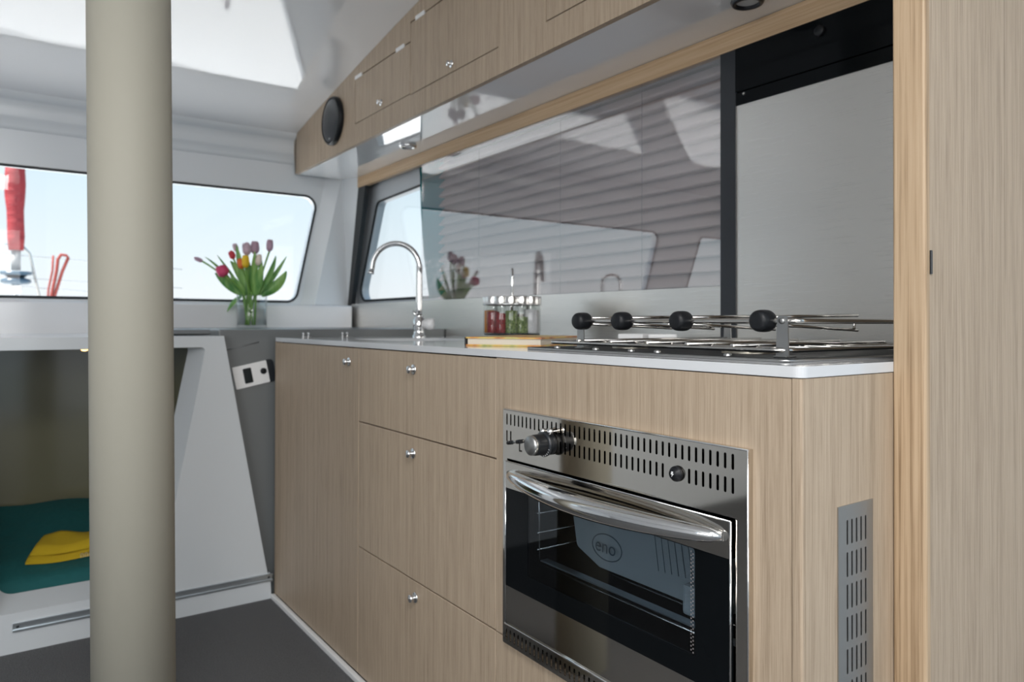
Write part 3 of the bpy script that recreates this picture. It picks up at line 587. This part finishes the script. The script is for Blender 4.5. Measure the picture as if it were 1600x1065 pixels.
MB().tube([(XG-0.022, 1.083, 0.7365), (XG-0.022, 1.070, 0.739)], 0.0038, 10).build('latch_grip', 'black_rubber', lv)
MB().tube([(XG-0.0095, 1.091, 0.735), (XG-0.0225, 1.091, 0.735)], 0.0018, 8).build('latch_pin', 'satin_steel', lv)
MB().slab([(1.0935, 0.735), (1.0905, 0.735), (1.0905, 0.7195), (1.0845, 0.7195), (1.0845, 0.7165), (1.0935, 0.7165)], [], YZ, XG-0.0103, XG-0.0099).build('latch_slot', 'dark_gap', ov)
bt_ = MB().lathe([(0, 0), (0.0105, 0), (0.0112, 0.002), (0.0105, 0.005), (0.0078, 0.006), (0.0074, 0.009), (0, 0.0095)], (XG-0.010, 0.712, 0.7402), (-1, 0, 0), 24).build('ignition_button', 'black_rubber', ov)
bz = [(0.7140, 0.7440), (0.7105, 0.7440), (0.7118, 0.7411), (0.7095, 0.7411), (0.7140, 0.7362), (0.7127, 0.7397), (0.7150, 0.7397)]
MB().slab(bz, [], YZ, XG-0.0199, XG-0.0195).build('spark_symbol', 'white_plastic', bt_)
# wire shelf supports and rack in the oven
for z in (0.575, 0.61, 0.545):
    MB().tube([(0.80, 1.052, z), (0.80, 1.0, z-0.0), (1.15, 1.128, z)][:1]+[(1.15, 1.052, z)], 0.0018, 6).build('shelf_wire', 'wire_steel', ov)
MB().tube([(0.805, 1.052, 0.50), (0.805, 1.052, 0.69)], 0.0018, 6).build('shelf_wire', 'wire_steel', ov)
for x in (0.802, 0.87, 0.94, 1.01):
    MB().tube([(x, 1.06, 0.520), (x, 0.64, 0.520)], 0.0018, 6).build('rack_wire', 'wire_steel', ov)
MB().bbox(0.806, 0.822, 0.625, 1.05, 0.5235, 0.5265, 0.001).build('rack_lip', 'aluminium', ov)
# wrapped parcel inside the oven with printed oval logo
PO = Vector((0.93, 0.88, 0.5270))
pc = thing('wrapped_parcel', tuple(PO), 'pale plastic-wrapped parcel with oval logo inside the oven', 'parcel')
pf = lambda u, v, t: (0.862+t+0.05*v, 0.868+u*1.15, 0.527+v*1.1)
MB().slab(rounded([(-0.16, 0.002), (0.075, 0.002), (0.128, 0.022), (0.140, 0.070), (0.105, 0.104), (-0.02, 0.112), (-0.165, 0.105), (-0.17, 0.02)], 0.010, 4), [], pf, 0.0, 0.13).build('wrapping', 'wrap_paper', pc)
ovl = [(0.060+0.032*cos(2*pi*k/28), 0.036+0.020*sin(2*pi*k/28)) for k in range(28)]
MB().tube(offset_path(ovl, pf, -0.0006), 0.0010, 5, closed=True).build('logo_oval', 'wrap_print', pc)
def text_mesh(txt, size, fn, name, m, parent, bold=0.0):
    cu = bpy.data.curves.new('txt', 'FONT'); cu.body = txt; cu.size = size; cu.align_x = 'CENTER'; cu.align_y = 'CENTER'; cu.offset = bold
    o = bpy.data.objects.new('txt', cu); COL.objects.link(o); bpy.context.view_layer.update()
    me = bpy.data.meshes.new_from_object(o.evaluated_get(bpy.context.evaluated_depsgraph_get())); b = MB()
    b.add([fn(v.co.x, v.co.y) for v in me.vertices], [tuple(p.vertices) for p in me.polygons]); bpy.data.objects.remove(o); bpy.data.meshes.remove(me); bpy.data.curves.remove(cu)
    return b.build(name, m, parent)
text_mesh('eno', 0.030, lambda x, y: pf(0.060-x, 0.037+y, -0.004), 'logo_text', 'wrap_print', pc)
for k in range(9):
    MB().tube([pf(-0.045-k*0.012, 0.03+k*0.001, -0.0008), pf(-0.028-k*0.012, 0.118-k*0.0005, -0.0008)], 0.0007, 4).build('wrap_fold', 'wrap_print', pc)
p2 = MB().bbox(0.825, 0.87, 0.685, 0.735, 0.5273, 0.572, 0.006)
tag(p2.build('packet', 'wrap_paper'), 'small pale packet at the right inside the oven', 'packet')

# ================================================================== BERTH
be = thing('berth', (-0.2, 2.57, 0), 'white moulded berth front with slanted opening and aluminium track', 'berth')
OP = rounded([(0.0, 0.115), (0.4325, 0.115), (0.572, 0.8705), (-0.14, 0.8705)], [0.04, 0.03, 0.012, 0.03], 8)
fpan = MB().slab([(-2.10, 0.0), (0.79, 0.0), (0.785, 0.088), (0.776, 0.089), (0.629, 0.907), (-2.10, 0.907)], [OP], XZ, 2.553, 2.578).build('front_panel', 'berth_white', be)
# flared reveal of the opening
n_ = len(OP); OC = (0.22, 0.5)
inn = [(OC[0]+(p[0]-OC[0])*1.0-(0.035 if p[0] > 0.3 else -0.02), p[1]+(0.03 if p[1] < 0.3 else 0.0)) for p in OP]
MB().add([(p[0], 2.554, p[1]) for p in OP]+[(p[0], 2.64, p[1]) for p in inn], [(i, (i+1) % n_, n_+(i+1) % n_, n_+i) for i in range(n_)], True).build('reveal', 'berth_white', be)
MB().bbox(-2.10, 0.62, 2.5775, 3.5, 0.885, 0.907, 0.0005).build('top_deck', 'gelcoat', be)
tr_ = MB(); 
for z0_, z1_, x0_ in ((0.062, 0.0675, 2.5455), (0.0815, 0.087, 2.5455), (0.0675, 0.0815, 2.5515)): tr_.box(0.05, 0.792, x0_, 2.5528, z0_, z1_)
tk = tr_.build('sliding_track', 'aluminium', be); tk['label'] = 'grey aluminium sliding track with screws'
for x in (0.062, 0.42, 0.78): MB().lathe([(0, 0), (0.004, 0), (0.003, 0.0015), (0, 0.002)], (x, 2.5515, 0.0745), (0, -1, 0), 10).build('screw', 'black_satin', tk)
li = MB(); li.box(-1.0, 0.62, 3.22, 3.24, 0.0, 0.884); li.box(0.60, 0.62, 2.66, 3.22, 0.0, 0.884); li.box(-1.02, -1.0, 2.58, 3.24, 0.0, 0.884); li.box(-1.0, 0.60, 2.58, 3.22, 0.872, 0.884); li.box(-1.0, 0.60, 2.58, 3.22, 0.0, 0.02)
li.build('liner', 'berth_liner', be)
def mattress_top(x, y): return 0.150+0.135*((y-2.64)/0.56)+0.006*sin(x*9+y*14)+0.005*sin(x*23-y*11)
mt = MB(); nxm, nym = 40, 18; X0m, X1m, Y0m, Y1m = -0.95, 0.58, 2.648, 3.205
mt.grid(lambda a, b_: (X0m+a*(X1m-X0m), Y0m+b_*(Y1m-Y0m), mattress_top(X0m+a*(X1m-X0m), Y0m+b_*(Y1m-Y0m))-0.03*max(0, 1-b_*14)**2), nxm, nym)
mt.grid(lambda a, b_: (X0m+a*(X1m-X0m), Y0m, 0.021+(mattress_top(X0m+a*(X1m-X0m), Y0m)-0.03-0.021)*b_), nxm, 4)
mt.grid(lambda a, b_: (X1m, Y0m+a*(Y1m-Y0m), 0.021+(mattress_top(X1m, Y0m+a*(Y1m-Y0m))-0.021)*b_), nym, 3)
tag(mt.build('mattress', 'teal_sheet'), 'teal sheeted mattress inside the low berth', 'mattress')
def towel(name, x0, x1, y0, y1, zb, h, lab, lift=0.0):
    b = MB(); nu, nv = 26, 10
    def prof_(a, q, up):
        x = x0+(x1-x0)*a; y = y0+(y1-y0)*q; e = (4*a*(1-a))**0.14*(4*q*(1-q))**0.18
        base = zb+mattress_top(x, y)+0.004
        top = base+h*(0.25+0.75*e)+lift*max(0, 1-abs(a-0.22)/0.22)*q+0.003*sin(a*11+q*5)
        return (x+0.10*q*0.35, y, top if up else base)
    b.grid(lambda a, q: prof_(a, q, True), nu, nv); b.grid(lambda a, q: prof_(a, q, False), nu, nv)
    for e_ in (0, 1):
        b.grid(lambda a, q: tuple(Vector(prof_(a, e_, False)).lerp(Vector(prof_(a, e_, True)), q)), nu, 3); b.grid(lambda a, q: tuple(Vector(prof_(e_, a, False)).lerp(Vector(prof_(e_, a, True)), q)), nv, 3)
    return b
tw1 = thing('folded_towel', (0.23, 2.85, 0.19), 'lower folded yellow towel with pale woven lettering on the teal mattress', 'towel', 'folded towels on the berth')
towel('t', 0.086, 0.36, 2.765, 2.885, 0.0, 0.021, '').build('cloth', 'yellow_towel', tw1)
tw2 = thing('folded_towel', (0.24, 2.86, 0.215), 'upper folded yellow towel lying on the other towel', 'towel', 'folded towels on the berth')
towel('t', 0.100, 0.36, 2.772, 2.880, 0.0235, 0.024, '', 0.010).build('cloth', 'yellow_towel', tw2)
b = MB(); yb_ = 2.7645
for k in range(4):
    x = 0.236+k*0.012; z = mattress_top(x, 2.765)+0.007
    b.box(x, x+0.0025, yb_-0.002, yb_, z-0.002, z+0.012); b.box(x, x+0.009, yb_-0.002, yb_, z+0.0095, z+0.012); b.box(x+0.0065, x+0.009, yb_-0.002, yb_, z-0.002, z+0.012)
b.build('lettering', 'towel_back', tw1)
rl = thing('berth_lamp', (0.22, 2.60, 0.866), 'tiny warm lamp glowing under the berth top edge', 'lamp')
MB().lathe([(0.0, 0.0), (0.016, 0.0), (0.018, 0.003), (0.013, 0.006)], (0.235, 2.66, 0.872), (0, 0, -1), 18).build('ring', 'chrome', rl)
MB().lathe([(0.0125, 0.004), (0.008, 0.009), (0, 0.011)], (0.235, 2.66, 0.872), (0, 0, -1), 16).build('bulb', 'lamp_warm', rl)

# grey console between berth and galley, control plate
gc = thing('corner_console', (1.1, 2.6, 0), 'dark grey console between berth and galley carrying the vase', 'console')
MB().bbox(0.622, 1.498, 2.592, 3.50, 0.0, 0.928, 0.004).build('body', 'console_grey', gc)
MB().bbox(0.50, 0.626, 2.72, 3.50, 0.911, 0.9265, 0.003).build('top_flap', 'console_grey', gc)
MB().tube([(0.648, 2.5915, 0.858), (0.755, 2.5915, 0.884)], 0.0025, 8).build('moulded_ridge', 'console_grey', gc)
cp = thing('control_plate', (0.73, 2.59, 0.77), 'tilted steel control plate with small screen on the grey console', 'control panel')
ca, sa = cos(radians(11.3)), sin(radians(11.3))
cpf = lambda u, v, t: (0.7285+u*ca-v*sa, t, 0.7715+u*sa+v*ca)
MB().slab(rounded(rect(-0.058, 0.058, -0.0385, 0.0385), 0.003, 3), [], cpf, 2.586, 2.592).build('plate', 'white_plastic', cp)
MB().slab(rounded(rect(-0.026, 0.002, -0.026, 0.026), 0.003, 3), [], cpf, 2.5845, 2.5865).build('screen', 'screen_dark', cp)
MB().lathe([(0, 0), (0.0105, 0), (0.0105, 0.004), (0.005, 0.005), (0.0, 0.005)], cpf(0.042, 0.004, 2.586), (0, -1, 0), 18).build('socket', 'black_rubber', cp)
MB().slab(rounded(rect(0.0585, 0.082, -0.040, 0.040), [0, 0.01, 0.014, 0], 3), [], cpf, 2.587, 2.5918).build('holder', 'black_satin', cp)

# ================================================================== COMPRESSION POST
tag(MB().tube([(0.2263, 1.563, 0.0), (0.2145, 1.562, 1.1), (0.2020, 1.561, 2.125)], 0.0725, 48).build('support_post', 'post_beige'), 'thick round beige support post from floor to ceiling', 'post')

# ================================================================== VASE AND TULIPS
VX, VY, VZ = 0.960, 3.405, 0.9283; PXM = 0.00296    # metres per image pixel at about the vase's depth
va = thing('flower_vase', (VX, VY, VZ), 'clear glass cylinder vase of tulips on the grey console', 'vase')
MB().lathe([(0, 0.002), (0.064, 0.002), (0.066, 0.006), (0.066, 0.148), (0.0645, 0.149), (0.063, 0.148), (0.063, 0.012), (0, 0.012)], (VX, VY, VZ), (0, 0, 1), 40).build('glass', 'vase_glass', va)
MB().lathe([(0, 0.0125), (0.0622, 0.0125), (0.0622, 0.085), (0, 0.085)], (VX, VY, VZ), (0, 0, 1), 32).build('water', 'water', va)
def vp(px, py, dep=0.0):   # image pixel column, row (512 = vase foot) and depth, around the vase base
    return Vector((VX, VY, VZ))+r0*((px-392)*PXM)+Vector((0, 0, (512-py)*PXM))+Fd*dep
def bez(a, b, c, n=10): return [a*(1-t)**2+b*2*t*(1-t)+c*t*t for t in [i/n for i in range(n+1)]]
tul = [(312, 408, 330, 416, 'mauve', 0.040, 0.010, 'mauve tulip drooping far out to the left', -0.02),  # bloom and neck given in image pixels
       (354, 426, 362, 440, 'pink', 0.050, 0.026, 'large crimson pink tulip low at the left of the bouquet', -0.06),
       (357, 399, 362, 412, 'red', 0.038, 0.014, 'red tulip behind the large pink one', 0.03),
       (360, 387, 364, 400, 'lilac', 0.038, 0.012, 'slim lilac bud above the red tulip', 0.05),
       (386, 391, 387, 404, 'lilac', 0.056, 0.019, 'lilac tulip, left of the pair at the top', -0.02),
       (395, 388, 395, 402, 'mauve', 0.058, 0.019, 'mauve tulip, right of the pair at the top', 0.01),
       (378, 414, 381, 428, 'orange', 0.046, 0.015, 'orange tulip in the middle beside the yellow one', -0.03),
       (388, 411, 388, 425, 'yellow', 0.056, 0.016, 'bright yellow tulip in the middle of the bouquet', -0.05),
       (405.5, 408, 404, 420, 'cream', 0.050, 0.014, 'cream tulip right of the yellow one', -0.03),
       (419, 385, 418, 400, 'mauve', 0.054, 0.015, 'mauve tulip standing tall at the right', 0.0)]
for i, (bx, by, nx_, ny_, colr, hgt, rad, lab, dep) in enumerate(tul):
    tip = vp(bx, by, dep); neck = vp(nx_, ny_, dep); ax = (tip-neck).normalized()
    bs = vp(392+random.uniform(-10, 10)*1.0, 508, random.uniform(-0.03, 0.03)); rimp = vp(392+(nx_-392)*0.22+random.uniform(-3, 3), 462, dep*0.5)
    base = tip-ax*hgt*0.55
    T = thing('tulip', tuple(bs), lab, 'tulip', 'tulips in the glass vase')
    MB().tube([bs+(rimp-bs)*k/4 for k in range(4)]+bez(rimp, rimp.lerp(neck, 0.5)+Vector((0, 0, 0.02)), base, 8), 0.0042, 7).build('stem', 'stem_green', T)
    prf = [(0.0, 0.0), (0.55, 0.05), (0.9, 0.2), (1.0, 0.4), (0.93, 0.65), (0.72, 0.86), (0.45, 1.0), (0.30, 0.95)]
    MB().lathe([(rad*r, hgt*h) for r, h in prf], base, ax, 24, wob=lambda a, h: 1+0.10*cos(3*a)*(h/hgt)+0.05*cos(6*a)).build('bloom', 'petal_'+colr, T)
    # a few petals with free tips
    ref = ax.cross(Vector((0.3, 0.8, 0.2))).normalized(); re2 = ax.cross(ref)
    for k in range(3):
        a0 = 2*pi*k/3+i
        def pet(u, v, a0=a0):
            h = v*1.06; rr = (0.4+1.9*v-1.65*v*v)*rad*1.05; wdt = (1-v**2.2)**0.6 if v < 1 else 0.0
            an = a0+(u-0.5)*1.5*max(wdt, 0.02); return base+ax*h*hgt+(ref*cos(an)+re2*sin(an))*rr
        MB().grid(pet, 5, 7).build('petal', 'petal_'+colr, T)
    T['_i'] = i
# long leaves: (root px/py, bend, tip, width m, tulip index)
leaves = [((378, 462), (352, 446), (334, 428), 0.040, 1), ((376, 464), (362, 470), (354, 488), 0.026, 0), ((380, 462), (350, 420), (327, 405), 0.013, 0), ((382, 462), (352, 420), (336, 400), 0.012, 2),
          ((384, 462), (376, 420), (371, 386), 0.032, 4), ((388, 462), (374, 425), (360, 410), 0.036, 3), ((386, 462), (384, 430), (381, 404), 0.042, 6), ((394, 462), (398, 430), (400, 396), 0.036, 5), ((400, 462), (408, 430), (404, 400), 0.032, 8),
          ((402, 462), (420, 440), (443, 402), 0.022, 9), ((404, 462), (428, 450), (440, 424), 0.046, 9), ((400, 462), (424, 430), (430, 402), 0.030, 8), ((396, 464), (404, 445), (412, 416), 0.046, 7), ((384, 464), (376, 448), (366, 432), 0.034, 1), ((392, 462), (388, 446), (384, 430), 0.052, 7)]
TL = [o for o in COL.objects if o.type == 'EMPTY' and o.name.startswith('tulip')]
for q, (a, b_, c, wdt, ti) in enumerate(leaves):
    dp = random.uniform(-0.05, 0.04); cen = bez(vp(*a, dp*0.4), vp(*b_, dp), vp(*c, dp*1.2), 12)
    sd = [((cen[min(i+1, 12)]-cen[max(i-1, 0)]).normalized().cross(Fd)).normalized() for i in range(13)]
    tw = random.uniform(-0.5, 0.5)
    def lf(u, v):
        i = min(int(round(u*12)), 12); wv_ = wdt*0.5*(sin(pi*min(1, u*0.86+0.12))**0.8); s_ = (v-0.5)*2
        return cen[i]+(sd[i]*cos(tw)+Fd*sin(tw))*s_*wv_+Fd*0.35*wv_*abs(s_)
    MB().grid(lf, 12, 4).build('leaf', 'leaf_green', TL[ti])

# ================================================================== OUTSIDE ON THE BOW
sa_ = thing('furled_sail', (0.166, 8.0, 0.78), 'red furled headsail on its stay outside the front window', 'sail')
MB().tube([(0.160+0.006*sin(z*5), 8.0, z) for z in [1.60+0.12*i for i in range(26)]], [0.058+0.005*sin(i*1.7)+0.022*min(1, i/5) for i in range(26)], 16).build('sail', 'sail_red', sa_)
MB().tube([(0.165, 8.0, 1.42), (0.165, 8.0, 1.61)], 0.036, 14).build('sail_tack', 'sail_white', sa_)
fd = thing('furling_drum', (0.166, 8.0, 0.78), 'blue and steel furling drum below the red sail', 'drum')
MB().lathe([(0.0, 0.60), (0.03, 0.60), (0.035, 0.55), (0.125, 0.625), (0.12, 0.60), (0.05, 0.585), (0.05, 0.575), (0.115, 0.555), (0.118, 0.53), (0.09, 0.515), (0.03, 0.515), (0.03, 0.49)], (0.166, 8.0, 0.78), (0, 0, 1), 28).build('spool', 'drum_blue', fd)
MB().tube([(0.166, 8.0, 0.78), (0.166, 8.0, 1.275)], 0.022, 12).build('foot', 'chrome', fd)
MB().bbox(0.12, 0.21, 7.97, 8.03, 1.22, 1.285, 0.006).build('shackle', 'chrome', fd)
pr = [(-0.15, 8.05, 0.78), (-0.02, 8.05, 1.55), (0.04, 8.05, 1.63), (0.13, 8.05, 1.66), (0.22, 8.05, 1.64), (0.27, 8.05, 1.58), (0.345, 8.05, 1.19), (0.43, 8.05, 0.78)]
tag(MB().tube(pr, 0.011, 10).build('pulpit_rail', 'wire_steel'), 'thin steel bow rail arching behind the furling drum', 'rail')
rp1 = [(0.40, 7.95, 0.78), (0.435, 7.95, 1.19), (0.475, 7.95, 1.42), (0.485, 7.95, 1.53), (0.51, 7.95, 1.575), (0.55, 7.95, 1.57), (0.567, 7.95, 1.55), (0.52, 7.95, 1.42), (0.46, 7.95, 1.19), (0.45, 7.95, 0.78)]
tag(MB().tube(rp1, 0.014, 8).build('sheet_rope', 'rope_red'), 'red rope looped over the bow rail, the taller one', 'rope')
tag(MB().tube([(0.38, 7.9, 0.78), (0.41, 7.9, 1.25), (0.44, 7.9, 1.42), (0.445, 7.9, 1.56)], 0.009, 8).build('halyard_rope', 'rope_red'), 'short reddish rope with shackle beside the looped rope', 'rope')
for k, (z, dz) in enumerate(((1.57, -0.05), (1.36, -0.04), (1.28, -0.06))):
    tag(MB().tube([(-1.5, 8.2, z+0.10), (0.2, 8.2, z), (1.6, 8.2, z+dz*1.4)], 0.004, 6).build('guard_wire', 'wire_steel'), ('highest', 'middle', 'lowest')[k]+' thin guard wire outside the front window', 'wire', 'guard wires on the bow')

for o in list(bpy.data.objects):
    for k in ('_o', '_i'):
        if k in o.keys(): del o[k]
